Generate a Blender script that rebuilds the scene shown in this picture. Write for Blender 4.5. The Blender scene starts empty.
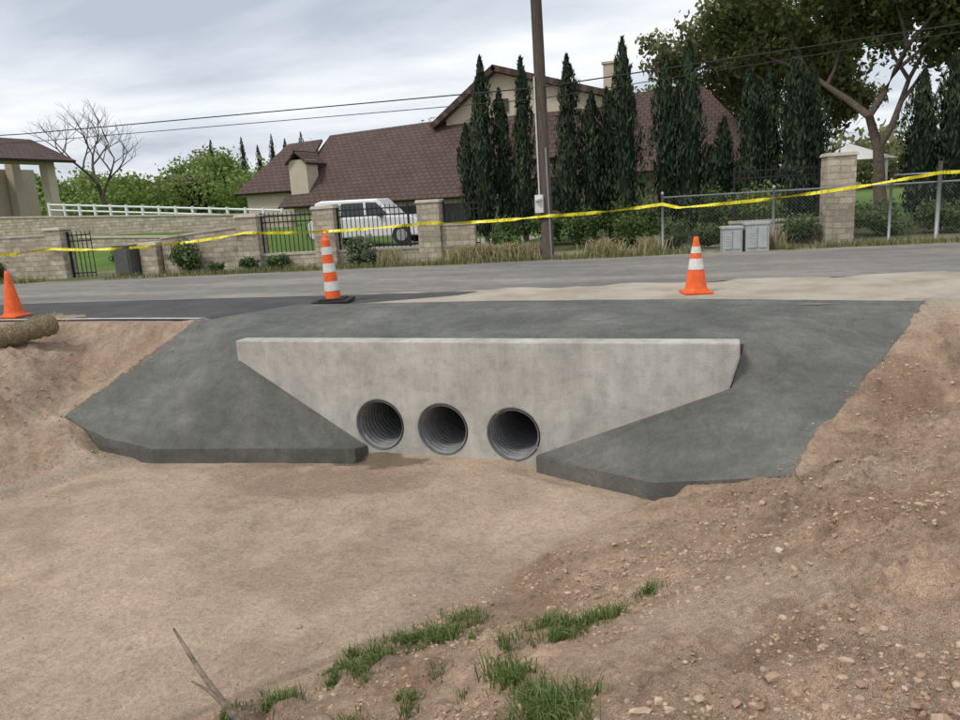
import bpy, bmesh, random
import numpy as np
from math import *
from mathutils import Vector, Matrix, geometry
random.seed(7); RS=np.random.RandomState(11)
scene=bpy.context.scene
col=scene.collection
# ------------------------------------------------------------------ helpers
def lin(c): return tuple(c)+(1.0,) if len(c)==3 else c
class NT:
    def __init__(s,name,rough=.85,metal=0.0,spec=.3):
        s.m=bpy.data.materials.new(name); s.m.use_nodes=True
        s.t=s.m.node_tree; s.n=s.t.nodes; s.l=s.t.links
        s.b=s.n['Principled BSDF']; s.b.inputs['Roughness'].default_value=rough
        s.b.inputs['Metallic'].default_value=metal
        s.b.inputs['Specular IOR Level'].default_value=spec
        s.tc=s.n.new('ShaderNodeTexCoord')
    def noise(s,scale,detail=4,rough=.6,vec=None,dist=0):
        n=s.n.new('ShaderNodeTexNoise'); n.inputs['Scale'].default_value=scale
        n.inputs['Detail'].default_value=detail; n.inputs['Roughness'].default_value=rough
        n.inputs['Distortion'].default_value=dist
        s.l.new(vec or s.tc.outputs['Object'],n.inputs['Vector']); return n.outputs['Fac']
    def voro(s,scale,vec=None):
        n=s.n.new('ShaderNodeTexVoronoi'); n.inputs['Scale'].default_value=scale
        s.l.new(vec or s.tc.outputs['Object'],n.inputs['Vector']); return n.outputs['Distance']
    def ramp(s,fac,stops):
        r=s.n.new('ShaderNodeValToRGB'); e=r.color_ramp.elements
        while len(e)<len(stops): e.new(.5)
        for i,(p,c) in enumerate(stops):
            e[i].position=p; e[i].color=lin(c) if not isinstance(c,(int,float)) else (c,c,c,1)
        s.l.new(fac,r.inputs[0]); return r.outputs[0]
    def mix(s,a,b,f,mode='MIX'):
        m=s.n.new('ShaderNodeMix'); m.data_type='RGBA'; m.blend_type=mode
        for idx,v in ((0,f),(6,a),(7,b)):
            if isinstance(v,(int,float)): m.inputs[idx].default_value=v if idx==0 else (v,v,v,1)
            elif isinstance(v,tuple): m.inputs[idx].default_value=lin(v)
            else: s.l.new(v,m.inputs[idx])
        return m.outputs[2]
    def col(s,c):
        if isinstance(c,tuple): s.b.inputs['Base Color'].default_value=lin(c)
        else: s.l.new(c,s.b.inputs['Base Color'])
    def bump(s,h,dist=.01,strength=1.0):
        b=s.n.new('ShaderNodeBump'); b.inputs['Distance'].default_value=dist
        b.inputs['Strength'].default_value=strength
        s.l.new(h,b.inputs['Height']); 
        cur=s.b.inputs['Normal']
        if cur.is_linked: s.l.new(cur.links[0].from_socket,b.inputs['Normal'])
        s.l.new(b.outputs[0],s.b.inputs['Normal'])
    def mapping(s,scale=(1,1,1),rot=(0,0,0)):
        m=s.n.new('ShaderNodeMapping'); m.inputs['Scale'].default_value=scale; m.inputs['Rotation'].default_value=rot
        s.l.new(s.tc.outputs['Object'],m.inputs['Vector']); return m.outputs[0]
def simple(name,c,rough=.7,metal=0,var=.15,scale=6,bump=0,spec=.3):
    t=NT(name,rough,metal,spec)
    f=t.noise(scale)
    t.col(t.ramp(f,[(.3,tuple(x*(1-var) for x in c)),(.7,tuple(min(1,x*(1+var)) for x in c))]))
    if bump: t.bump(t.noise(scale*6),bump)
    return t.m
def link(ob,parent=None):
    col.objects.link(ob)
    if parent: ob.parent=parent
    return ob
def empty(name,loc=(0,0,0)):
    e=bpy.data.objects.new(name,None); e.location=loc; e.empty_display_size=.2; col.objects.link(e); return e
def mesh(name,v,f,mat=None,parent=None,smooth=False):
    me=bpy.data.meshes.new(name); me.from_pydata([tuple(map(float,p)) for p in v],[],[tuple(map(int,q)) for q in f])
    if mat:
        for m in (mat if isinstance(mat,(list,tuple)) else [mat]): me.materials.append(m)
    if smooth: me.polygons.foreach_set('use_smooth',[True]*len(me.polygons))
    me.update(); return link(bpy.data.objects.new(name,me),parent)
def fastmesh(name,V,Fq,mat,parent=None,smooth=False,attr=None):
    me=bpy.data.meshes.new(name); n=len(V); m,k=Fq.shape
    me.vertices.add(n); me.vertices.foreach_set('co',np.ascontiguousarray(V,dtype=np.float32).ravel())
    me.loops.add(m*k); me.loops.foreach_set('vertex_index',np.ascontiguousarray(Fq,dtype=np.int32).ravel())
    me.polygons.add(m); me.polygons.foreach_set('loop_start',np.arange(0,m*k,k,dtype=np.int32))
    try: me.polygons.foreach_set('loop_total',np.full(m,k,dtype=np.int32))
    except Exception: pass
    me.polygons.foreach_set('use_smooth',np.full(m,smooth,dtype=bool))
    me.update(calc_edges=True); me.validate()
    if attr is not None:
        for nm,(ty,a) in attr.items():
            at=me.attributes.new(nm,ty,'POINT')
            if ty=='FLOAT': at.data.foreach_set('value',a.astype(np.float32).ravel())
            else: at.data.foreach_set('color',a.astype(np.float32).ravel())
    me.materials.append(mat)
    return link(bpy.data.objects.new(name,me),parent)
class MB:
    def __init__(s): s.v=[];s.f=[]
    def box(s,c,d,rz=0,taper=1.0):
        x,y,z=d[0]/2,d[1]/2,d[2]/2; b=len(s.v); ca,sa=cos(rz),sin(rz)
        for sz in(-1,1):
            k=taper if sz>0 else 1
            for sx,sy in((-1,-1),(1,-1),(1,1),(-1,1)):
                px,py=sx*x*k,sy*y*k
                s.v.append((c[0]+px*ca-py*sa,c[1]+px*sa+py*ca,c[2]+sz*z))
        for q in((3,2,1,0),(4,5,6,7),(0,1,5,4),(1,2,6,5),(2,3,7,6),(3,0,4,7)): s.f.append(tuple(b+i for i in q))
    def tube(s,pts,rad,n=8,caps=True):
        b=len(s.v); P=[Vector(p) for p in pts]
        if not hasattr(rad,'__len__'): rad=[rad]*len(P)
        for i,p in enumerate(P):
            d=(P[min(i+1,len(P)-1)]-P[max(i-1,0)]).normalized()
            a=d.cross(Vector((0,0,1)) if abs(d.z)<.9 else Vector((1,0,0))).normalized(); c=d.cross(a)
            for j in range(n):
                t=2*pi*j/n; s.v.append(tuple(p+(a*cos(t)+c*sin(t))*rad[i]))
        for i in range(len(P)-1):
            for j in range(n):
                s.f.append((b+i*n+j,b+i*n+(j+1)%n,b+(i+1)*n+(j+1)%n,b+(i+1)*n+j))
        if caps:
            s.f.append(tuple(b+j for j in range(n))); e=b+(len(P)-1)*n; s.f.append(tuple(e+j for j in reversed(range(n))))
    def lathe(s,prof,c=(0,0,0),n=32,cap=True):
        b=len(s.v)
        for r,z in prof:
            for j in range(n):
                t=2*pi*j/n; s.v.append((c[0]+r*cos(t),c[1]+r*sin(t),c[2]+z))
        for i in range(len(prof)-1):
            for j in range(n): s.f.append((b+i*n+j,b+i*n+(j+1)%n,b+(i+1)*n+(j+1)%n,b+(i+1)*n+j))
        if cap: s.f.append(tuple(b+(len(prof)-1)*n+j for j in range(n)))
    def poly(s,pts): b=len(s.v); s.v+=[tuple(p) for p in pts]; s.f.append(tuple(range(b,b+len(pts))))
    def done(s,name,mat,parent=None,smooth=False,bevel=0):
        o=mesh(name,s.v,s.f,mat,parent,smooth)
        if bevel:
            m=o.modifiers.new('b','BEVEL'); m.width=bevel; m.segments=2; m.limit_method='ANGLE'
        return o
LAT={}
def vn(x,y,s,seed):
    if seed not in LAT: LAT[seed]=np.random.RandomState(seed).rand(256,256)
    L=LAT[seed]; x=x/s; y=y/s; xi=np.floor(x).astype(int); yi=np.floor(y).astype(int)
    fx=x-xi; fy=y-yi; fx=fx*fx*(3-2*fx); fy=fy*fy*(3-2*fy)
    a=L[xi&255,yi&255]; b=L[(xi+1)&255,yi&255]; c=L[xi&255,(yi+1)&255]; d=L[(xi+1)&255,(yi+1)&255]
    return (a*(1-fx)+b*fx)*(1-fy)+(c*(1-fx)+d*fx)*fy-.5
def fbm(x,y,s,seed,o=4):
    r=0;a=1
    for i in range(o):
        ca,sa=cos(.6*i+.4),sin(.6*i+.4)
        r=r+a*vn(x*ca-y*sa+31*i+7,x*sa+y*ca+17*i+3,s,seed+i); s/=2.03; a*=.55
    return r
def sst(t): t=np.clip(t,0,1); return t*t*(3-2*t)
# ------------------------------------------------------------------ apron outline
AP=[(-7.4,8.9,0.01),(-8.3,7.25,-.95),(-7.6,7.15,-1.2),(-6.9,7.2,-1.33),(-5.6,7.5,-1.35),(-4.35,7.75,-1.38),(-4.3,8.01,-1.42),
    (-6.03,8.01,-.34),(-6.10,8.24,-.15),(.12,8.24,-.15),(.0,8.01,-.57),(-2.1,8.01,-1.41),(-2.1,7.85,-1.39),(-.7,7.1,-1.32),
    (.5,6.65,-1.0),(.85,7.45,-.8),(1.5,8.65,-.42),(2.2,10.0,.03),(-.4,10.2,.06),(-3.2,10.3,.06),(-6.5,10.2,.055),(-6.9,9.4,.045)]
INT=[(-6.9,8.5,-.2),(-6.4,8.85,-.04),(-3,9.1,-.03),(-5,8.9,-.04),(.55,9.0,-.08),(.75,8.2,-.52),(1.25,9.25,-.12),(-1,9.0,-.04),(-6.9,7.8,-.78),(-.1,7.5,-.95),(-.9,9.9,.035),(-5.9,9.8,.035)]
nb=len(AP)
P2=[Vector(p[:2]) for p in AP+INT]
r=geometry.delaunay_2d_cdt(P2,[(i,(i+1)%nb) for i in range(nb)],[],1,1e-6)
tv=np.array([tuple(v) for v in r[0]]); tf=r[2]
allp=AP+INT
tz=np.array([min(allp,key=lambda q:(q[0]-v[0])**2+(q[1]-v[1])**2)[2] for v in tv])
def tin(X,Y):
    Z=np.full(X.shape,np.nan)
    for t in tf:
        a,b,c=[tv[i] for i in t[:3]]; za,zb,zc=[tz[i] for i in t[:3]]
        den=(b[1]-c[1])*(a[0]-c[0])+(c[0]-b[0])*(a[1]-c[1])
        if abs(den)<1e-12: continue
        l1=((b[1]-c[1])*(X-c[0])+(c[0]-b[0])*(Y-c[1]))/den; l2=((c[1]-a[1])*(X-c[0])+(a[0]-c[0])*(Y-c[1]))/den; l3=1-l1-l2
        m=(l1>=-1e-4)&(l2>=-1e-4)&(l3>=-1e-4)
        Z[m]=(l1*za+l2*zb+l3*zc)[m]
    return Z
def seg(X,Y,a,b):
    dx,dy=b[0]-a[0],b[1]-a[1]; t=np.clip(((X-a[0])*dx+(Y-a[1])*dy)/(dx*dx+dy*dy),0,1)
    return np.hypot(X-a[0]-t*dx,Y-a[1]-t*dy), a[2]+t*(b[2]-a[2])
def yfar(x): return 17.9+.15*x
PH=atan(.15)
BLEND=[(AP[0],AP[1],.55),(AP[14],AP[15],.55),(AP[15],AP[16],.6),(AP[16],AP[17],.6)]
def ground_h(X,Y,noise=True):
    xR=np.interp(Y,[-6,-3,0,2,3.2,4.4,7.0,7.3,8],[-9,-7,-5,-3.9,-3.1,-2.2,-1.0,-.75,-.3])
    xL=np.interp(Y,[-6,-3,0,3,5.8,7.3,8],[-15,-13,-11.2,-9.4,-7.8,-7.05,-6.9])
    dR=(X-xR)*.85+.12*fbm(X,Y,.7,9,3); dL=xL-X
    zR=np.interp(dR,[0,.12,.5,1.5,3,4.2,8],[0,.07,.2,.58,1.15,1.42,1.5])
    zL=np.interp(dL,[0,.1,.3,1.3,2.1,2.9,4],[0,.1,.16,.6,1.2,1.45,1.5])
    z=-1.5+np.where(dR>0,zR,0)+np.where(dL>0,zL,0)
    eR=-(9.75-Y)*.52; eL=-(8.9-Y)*.57-np.maximum(0,X+8.3)*1.1*sst((8.9-Y)/1.2)
    z=np.where((X>0.1)&(Y>5.5),np.maximum(z,np.minimum(eR,0)),z)
    z=np.where((X<-6.9)&(Y>5.5),np.maximum(z,np.minimum(eL,0)),z)
    z=np.where(Y>8.1,np.where((X>-7.2)&(X<1.4),-.25,z),z)
    z=np.where(Y>9.9,0,z)
    z=np.minimum(z,0)
    bank=(sst(dR/.5)*(dR>0)+sst(dL/.5)*(dL>0))
    off=Y-yfar(X)
    if noise:
        mask=sst((10.0-Y)/1.2)*sst((8-np.abs(X+3))/2+1.5)
        rough=.5+1.6*sst(fbm(X,Y,1.3,15,3)+.4)
        n=fbm(X,Y,.9,3,5)*.12+(np.abs(fbm(X,Y,.2,20,4))*.085+np.abs(fbm(X,Y,.08,26,3))*.055)*rough
        z=z+mask*np.clip(bank,0,1)*(n-.025)
        z=z+mask*(1-np.clip(bank,0,1))*(fbm(X,Y,1.6,50,4)*.035+fbm(X,Y,.12,56,3)*.009)
        u=(X*.75+Y*.66); pw=sst(1.3-np.hypot((X+.1)/.8,(Y-3.0)/.9))*sst(fbm(X,Y,.5,61,2)+.75)
        z=z+pw*.012*np.sin(u*2*pi/.10)
    for a,b,w in [((-14,8.62,.006),(-11.4,9.02,.006),.4),((-11.4,9.02,.006),(-7.45,9.03,.006),.32)]:
        d,zs=seg(X,Y,a,b); k=sst(1.25-d/w); z=z*(1-k)+zs*k
    edge=.03*fbm(X,Y,.12,72,3)
    for a,b,w in BLEND:
        d,zs=seg(X,Y,a,b); k=sst(1-d/w); z=z*(1-k)+(zs+.012+edge)*k
    for a,b,w in [(AP[1],AP[2],.1),(AP[13],AP[14],.12)]:
        d,zs=seg(X,Y,a,b); k=sst(1-d/w); z=z*(1-k)+(zs-.03)*k
    for a,b in [(AP[2],AP[3]),(AP[3],AP[4]),(AP[4],AP[5]),(AP[12],AP[13])]:
        d,zs=seg(X,Y,a,b); k=sst((.35-d)/.25); z=z*(1-k)+np.minimum(z,zs-.19)*k
    z=z+np.where(off>2.5,sst((-13-X)/4)*np.clip((off-2.5)*.09,0,1.2),0)
    return z,bank,dR,dL,off
def axis(lo,hi,step,outlo,outhi,mid):
    a=list(np.arange(lo,hi,step)); s=step; x=a[-1]
    while x<outhi:
        s=min(s*1.35,mid) if x<40 else s*1.4
        x+=s; a.append(x)
    s=step; x=a[0]
    while x>outlo:
        s=min(s*1.35,mid) if x>-50 else s*1.4
        x-=s; a.insert(0,x)
    return np.array(a)
gx=axis(-12,4.2,.028,-900,900,1.0); gy=axis(1.6,10.3,.028,-200,1200,.7)
X,Y=np.meshgrid(gx,gy,indexing='ij')
Zg,bank,dR,dL,off=ground_h(X,Y)
ta=tin(X,Y); ins=~np.isnan(ta); ta0=np.nan_to_num(ta)
de=np.full(X.shape,9.)
for a,b,w in BLEND: de=np.minimum(de,seg(X,Y,a,b)[0])
lap=.015+.16*np.clip(fbm(X,Y,.35,75,4)+.02,0,1)
Zg=np.where(ins,np.where(de<lap,ta0+.004+.03*sst((lap-de)/.06),np.minimum(Zg,ta0-.09)),Zg)
Zg=np.where((X>-7.0)&(X<1.0)&(Y>8.12)&(Y<10.1)&(de>.3),np.minimum(Zg,-.3),Zg)
def C(*a): return np.array(a)
n1=fbm(X,Y,1.7,70,5)[...,None]; n2=fbm(X,Y,.35,80,4)[...,None]; n4=fbm(X,Y,.09,95,3)[...,None]
floorc=C(.60,.455,.335)*(1+.22*n1+.16*n2+.18*n4)
dk=C(.44,.315,.225); k=(sst((fbm(X,Y,.9,130,5)-.10)*5)*.5)[...,None]; floorc=floorc*(1-k)+dk*k
bankR=C(.47,.33,.235)*(1+.28*n1+.3*n2+.3*n4)
pale=C(.57,.43,.32)
bankR=bankR+(pale-bankR)*sst((fbm(X,Y,.8,120,5)-.02)*4)[...,None]*.7
dkb=C(.35,.225,.15); bankR=bankR+(dkb-bankR)*sst((fbm(X,Y,.6,125,5)-.1)*5)[...,None]*.55
bankL=C(.54,.41,.30)*(1+.3*n1+.3*n2+.3*n4)
red=C(.42,.275,.19)
bankL=bankL+(red-bankL)*sst((fbm(X,Y,.7,140,4))*5)[...,None]*.45
bR=(sst((dR+.15*n1[...,0])/.35)*(dR>-.1))[...,None]; bL=sst(dL/.3)[...,None]
colr=floorc*(1-bR)+bankR*bR; colr=colr*(1-bL)+bankL*bL
shoulder=C(.46,.39,.30)*(1+.25*n1+.2*n2)
k=sst((Y-9.4)/.6)[...,None]; colr=colr*(1-k)+shoulder*k
verge=C(.30,.265,.18)*(1+.5*n2); vg=C(.11,.15,.05)*(1+.5*n2)
verge=verge+(vg-verge)*sst(n1[...,0]*3+.3)[...,None]
k=sst((off+.1)/.5)[...,None]; colr=colr*(1-k)+verge*k
lawn=C(.13,.21,.05)*(1+.4*n2); dirt_shade=C(.085,.10,.04)*(1+.6*n2)  # second colour: dark dirt with the shade around the cypresses painted in
kk=(sst((X+7)/2)*(off<14))[...,None]; lawn=lawn*(1-kk)+dirt_shade*kk
k=(sst((off-2.6)/.5))[...,None]; colr=colr*(1-k)+lawn*k
drive=C(.38,.36,.32); k=((off>2)&(off<12)&(X>-12.8)&(X<-6.9))[...,None]*1.0; colr=colr*(1-k)+drive*k
d=np.hypot((X+3.85)/.8,(Y-7.75)/.36)+1.5*fbm(X,Y,.5,200,5)
kw=(.7*sst((.95-d)*3.0)*(Y<8))[...,None]; colr=colr*(1-kw)+C(.17,.13,.095)*kw
d=np.hypot((X+4.4)/1.7,(Y-7.1)/.5)+1.4*fbm(X,Y,.6,210,5); kw=(.35*sst((1.0-d)*2))[...,None]; colr=colr*(1-kw)+C(.28,.20,.145)*kw
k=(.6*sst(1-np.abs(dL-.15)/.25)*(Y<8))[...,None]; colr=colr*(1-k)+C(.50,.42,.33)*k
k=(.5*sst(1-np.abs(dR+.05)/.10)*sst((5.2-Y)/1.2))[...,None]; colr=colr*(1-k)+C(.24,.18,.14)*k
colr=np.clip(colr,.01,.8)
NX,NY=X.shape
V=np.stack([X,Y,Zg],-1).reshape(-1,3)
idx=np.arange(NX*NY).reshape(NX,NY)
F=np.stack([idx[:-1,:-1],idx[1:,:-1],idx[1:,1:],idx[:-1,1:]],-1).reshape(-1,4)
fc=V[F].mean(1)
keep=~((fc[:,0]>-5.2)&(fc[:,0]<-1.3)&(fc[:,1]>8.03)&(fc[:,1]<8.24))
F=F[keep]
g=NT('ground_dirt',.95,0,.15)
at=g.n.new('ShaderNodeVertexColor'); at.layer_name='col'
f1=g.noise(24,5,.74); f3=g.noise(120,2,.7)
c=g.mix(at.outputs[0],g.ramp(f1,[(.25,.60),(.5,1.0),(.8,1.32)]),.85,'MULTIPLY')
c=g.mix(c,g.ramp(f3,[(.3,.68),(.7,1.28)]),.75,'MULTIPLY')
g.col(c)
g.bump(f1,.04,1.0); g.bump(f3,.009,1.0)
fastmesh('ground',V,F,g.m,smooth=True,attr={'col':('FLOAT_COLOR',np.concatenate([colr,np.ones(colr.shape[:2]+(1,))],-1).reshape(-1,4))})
# ------------------------------------------------------------------ roads
def strip(name,low,up,z,mat,nseg=1):
    v=[(x,y,z) for x,y in low]+[(x,y,z) for x,y in up]
    n=len(low); f=[(i,i+1,n+i+1,n+i) for i in range(n-1)]
    return mesh(name,v,f,mat)
rd=NT('old_asphalt',.9,0,.25)
f1=rd.noise(.5,6,.65,rd.mapping((.35,1.4,1))); f2=rd.noise(60,3,.7); f3=rd.noise(3,6,.7)
c=rd.ramp(f1,[(.32,(.17,.163,.152)),(.5,(.23,.218,.20)),(.68,(.33,.30,.26))])
c=rd.mix(c,rd.ramp(f2,[(.3,.7),(.7,1.25)]),.7,'MULTIPLY'); c=rd.mix(c,rd.ramp(f3,[(.35,.8),(.65,1.12)]),.8,'MULTIPLY')
rd.col(c); rd.bump(f2,.006)
xs=[-150,-100,-60]+list(np.arange(-40,40,.5))+[60,80,150]
jit=lambda x,s:.10*sin(x*1.7+s)+.07*sin(x*4.1+2*s)+.05*sin(x*9.3+s)
strip('road',[(x,12.45+.165*x+jit(x,1)) for x in xs],[(x,yfar(x)+jit(x,3)) for x in xs],.012,rd.m)
na=NT('new_asphalt',.85,0,.3)
f1=na.noise(1.2,5); f2=na.noise(90,3,.7)
c=na.ramp(f1,[(.3,(.058,.058,.06)),(.7,(.105,.10,.096))]); c=na.mix(c,na.ramp(f2,[(.3,.6),(.7,1.4)]),.8,'MULTIPLY'); na.col(c); na.bump(f2,.008)
low=[(-150,-11.8),(-60,1.7),(-30,6.2),(-14,8.6),(-11.4,9.0),(-9,9.05),(-7.42,9.0),(-6.95,9.4),(-6.55,10.2),(-5.5,10.55),(-4.2,11.3)]
up=[(-150,-9.4),(-60,4.1),(-30,8.6),(-14,11.0),(-11.4,11.25),(-9,11.4),(-7.4,11.5),(-6.95,11.52),(-6.5,11.55),(-5.5,11.65),(-4.0,11.75)]
strip('asphalt_driveway',low,up,.02,na.m)
wp=simple('white_road_paint',(.55,.54,.5),.7,var=.25,scale=9)
strip('road_edge_line',[(-30,6.28),(-14,8.68),(-11.4,9.07),(-9,9.12),(-7.5,9.07)],[(-30,6.38),(-14,8.78),(-11.4,9.16),(-9,9.21),(-7.4,9.16)],.026,wp)
gs=NT('gravel_shoulder',.95,0,.15)
f1=gs.noise(1.1,6,.65); f2=gs.noise(70,4,.75)
c=gs.ramp(f1,[(.3,(.33,.28,.215)),(.52,(.46,.405,.33)),(.72,(.54,.49,.415))]); c=gs.mix(c,gs.ramp(f2,[(.3,.65),(.7,1.25)]),.7,'MULTIPLY'); gs.col(c); gs.bump(f2,.01)
N=160; lx=np.linspace(-6.6,30,N)
lo=[(x,9.95+ (max(0,x-2.0))*.14+.05*sin(5*x)) for x in lx]; hi=[(x,12.6+.165*x+.14*sin(3.1*x)+.08*sin(7*x)+.05*sin(17*x)) for x in lx]
hi=[(x,max(y,l[1]+.02)) for (x,y),l in zip(hi,lo)]
strip('gravel_shoulder',lo,hi,.016,gs.m)
# ------------------------------------------------------------------ concrete apron
def dens(loop,step):
    out=[]
    for i,a in enumerate(loop):
        b=loop[(i+1)%len(loop)]; L=hypot(b[0]-a[0],b[1]-a[1]); n=max(1,int(L/step))
        wall=(6<=i<=11)
        for k in range(n):
            t=k/n; x=a[0]+(b[0]-a[0])*t; y=a[1]+(b[1]-a[1])*t; z=a[2]+(b[2]-a[2])*t
            if not wall and k>0:
                w=.026*float(fbm(np.array([x*1.0]),np.array([y]),.35,300,4)[0])*2
                x+=w; y+=w*.8
            out.append((x,y,z))
    return out
bd=dens(AP,.06); nbd=len(bd)
gxx,gyy=np.meshgrid(np.arange(-8.4,2.4,.075),np.arange(6.6,10.4,.075),indexing='ij')
zz=tin(gxx,gyy); ok=~np.isnan(zz)
mind=np.full(gxx.shape,9.)
for p in bd: mind=np.minimum(mind,np.hypot(gxx-p[0],gyy-p[1]))
ok&=mind>.04
acc=np.zeros_like(zz); cnt=np.zeros_like(zz)
for ox in(-.18,-.09,0,.09,.18):
    for oy in(-.18,-.09,0,.09,.18):
        q=tin(gxx+ox,gyy+oy); m=~np.isnan(q); acc[m]+=q[m]; cnt[m]+=1
bl=acc/np.maximum(cnt,1); nearw=(np.abs(gyy-8.12)<.45)&(gxx>-6.4)&(gxx<.5)
zz=np.where(nearw|(mind<.2),zz,bl)+fbm(gxx,gyy,.7,310,4)*.045*sst((mind-.03)/.2)*np.where(gyy>9.5,.3,1)
pts=[Vector(p[:2]) for p in bd]+[Vector((a,b)) for a,b in zip(gxx[ok],gyy[ok])]
zs=[p[2] for p in bd]+list(zz[ok])
r=geometry.delaunay_2d_cdt(pts,[(i,(i+1)%nbd) for i in range(nbd)],[],1,1e-7)
V=[(v[0],v[1],zs[r[3][i][0]]) for i,v in enumerate(r[0])]; F=[tuple(t) for t in r[2]]
base=len(V)
for p in bd: V.append((p[0],p[1],p[2]))
for p in bd: V.append((p[0],p[1],p[2]-.24))
for i in range(nbd): 
    j=(i+1)%nbd; F.append((base+i,base+nbd+i,base+nbd+j,base+j))
ac=NT('fresh_concrete',.70,0,.35)
f1=ac.noise(.9,6,.62); f2=ac.noise(34,5,.8,ac.mapping((1,.16,1),(0,0,.3))); f3=ac.noise(4,6,.70,dist=.8); f4=ac.noise(2.2,4,.6,ac.mapping((.35,2.2,1),(0,0,-.25)),1.2)
c=ac.ramp(f1,[(.3,(.098,.101,.090)),(.5,(.132,.134,.119)),(.72,(.195,.192,.172))])
c=ac.mix(c,ac.ramp(f2,[(.25,.70),(.75,1.26)]),.7,'MULTIPLY'); c=ac.mix(c,ac.ramp(f3,[(.35,.78),(.65,1.14)]),.85,'MULTIPLY'); c=ac.mix(c,ac.ramp(f4,[(.35,.85),(.65,1.12)]),.8,'MULTIPLY')
ac.col(c); ac.bump(f2,.009); ac.bump(f3,.025,.9)
apo=mesh('concrete_apron',V,F,ac.m,smooth=True)
apo.data.polygons.foreach_set('use_smooth',[i<len(r[2]) for i in range(len(apo.data.polygons))])
# ------------------------------------------------------------------ headwall + pipes
cul=empty('culvert_headwall',(0,0,0))
hc=NT('headwall_concrete',.85,0,.25)
f1=hc.noise(1.6,6,.65,dist=.6); f2=hc.noise(3.0,6,.7,hc.mapping((2.5,1,.35))); f3=hc.noise(60,3,.7); f4=hc.noise(7,5,.65)
c=hc.ramp(f1,[(.28,(.36,.352,.315)),(.5,(.46,.45,.41)),(.7,(.56,.55,.505))])
c=hc.mix(c,hc.ramp(f2,[(.35,.78),(.6,1.05)]),.55,'MULTIPLY'); c=hc.mix(c,hc.ramp(f3,[(.3,.85),(.7,1.1)]),.7,'MULTIPLY')
c=hc.mix(c,hc.ramp(f4,[(.38,.80),(.5,1.0),(.7,1.08)]),.6,'MULTIPLY')
hc.col(c); hc.bump(f3,.004); hc.bump(f4,.010,.6)
prof=[(-6.07,-.09),(-6.07,-.36),(-4.42,-1.45),(-4.42,-1.8),(-2.05,-1.8),(-2.05,-1.5),(-.02,-.6),(.08,-.25),(.08,-.09)]
v=[(x,8.0,z) for x,z in prof]+[(x,8.23,z) for x,z in prof]; n=len(prof)
f=[tuple(range(n)),tuple(reversed(range(n,2*n)))]+[(i,n+i,n+(i+1)%n,(i+1)%n) for i in range(n)]
hw=mesh('headwall',v,f,hc.m,cul)
bm=bmesh.new(); bm.from_mesh(hw.data); bmesh.ops.recalc_face_normals(bm,faces=bm.faces); bm.to_mesh(hw.data); bm.free()
PC=[(-4.11,-1.14),(-3.28,-1.165),(-2.40,-1.19)]; PR=.315
cut=MB()
for x,z in PC: cut.tube([(x,7.8,z),(x,8.6,z)],PR,48)
co=cut.done('cutter',None)
bm=bmesh.new(); bm.from_mesh(co.data); bmesh.ops.recalc_face_normals(bm,faces=bm.faces); bm.to_mesh(co.data); bm.free()
m=hw.modifiers.new('bool','BOOLEAN'); m.operation='DIFFERENCE'; m.object=co; m.solver='EXACT'
m=hw.modifiers.new('bev','BEVEL'); m.width=.020; m.segments=2; m.limit_method='ANGLE'; m.angle_limit=radians(50)
bpy.context.view_layer.update()
dg=bpy.context.evaluated_depsgraph_get(); nm=bpy.data.meshes.new_from_object(hw.evaluated_get(dg)); hw.modifiers.clear(); hw.data=nm
bpy.data.objects.remove(co)
gal=NT('galvanised_steel',.6,.3,.4); f1=gal.noise(9,4); gal.col(gal.ramp(f1,[(.3,(.17,.175,.18)),(.7,(.30,.305,.31))])); 
for i,(x,z) in enumerate(PC):
    V=[];ny=400;na_=40
    for a in range(ny):
        t_=a/(ny-1); y=7.985+3.2*min(t_/.8,1)+(5.8*(t_-.8)/.2 if t_>.8 else 0)
        for b in range(na_):
            t=2*pi*b/na_; rr=PR-.020+.014*cos(2*pi*(y-8)/.085+t) if 2<a<320 else (PR-.006 if a<=2 else PR-.02)
            V.append((x+rr*cos(t),y,z+rr*sin(t)))
    Fp=[(a*na_+b,a*na_+(b+1)%na_,(a+1)*na_+(b+1)%na_,(a+1)*na_+b) for a in range(ny-1) for b in range(na_)]
    Fp.append(tuple((ny-1)*na_+b for b in range(na_)))
    mesh('corrugated_pipe_%d'%(i+1),V,Fp,gal.m,cul,True)
# ------------------------------------------------------------------ rocks & clods
def ico():
    bm=bmesh.new(); bmesh.ops.create_icosphere(bm,subdivisions=1,radius=1); v=np.array([tuple(q.co) for q in bm.verts]); f=np.array([[q.index for q in p.verts] for p in bm.faces]); bm.free(); return v,f
IV,IF=ico()
def rocks(name,P,S,mat,cvals):
    n=len(P); k=len(IV)
    d=IV[None]*(1+.5*(RS.rand(n,k,1)-.5))*(.6+.8*RS.rand(n,1,3)); a=RS.rand(n)*6.3
    x=d[...,0]*np.cos(a)[:,None]-d[...,1]*np.sin(a)[:,None]; y=d[...,0]*np.sin(a)[:,None]+d[...,1]*np.cos(a)[:,None]
    V=np.stack([x,y,d[...,2]*.7],-1)*S[:,None,None]+P[:,None,:]
    Fr=(IF[None]+(np.arange(n)*k)[:,None,None]).reshape(-1,3)
    return fastmesh(name,V.reshape(-1,3),Fr,mat,attr={'v':('FLOAT',np.repeat(cvals,k))})
rm=NT('clod',.95,0,.15); a=rm.n.new('ShaderNodeAttribute'); a.attribute_name='v'
c=rm.ramp(a.outputs['Fac'],[(0,(.33,.225,.155)),(.5,(.45,.325,.23)),(.9,(.54,.42,.31)),(1,(.60,.53,.44))]); c=rm.mix(c,rm.ramp(rm.noise(40,3),[(.3,.75),(.7,1.2)]),.8,'MULTIPLY'); rm.col(c)
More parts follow.
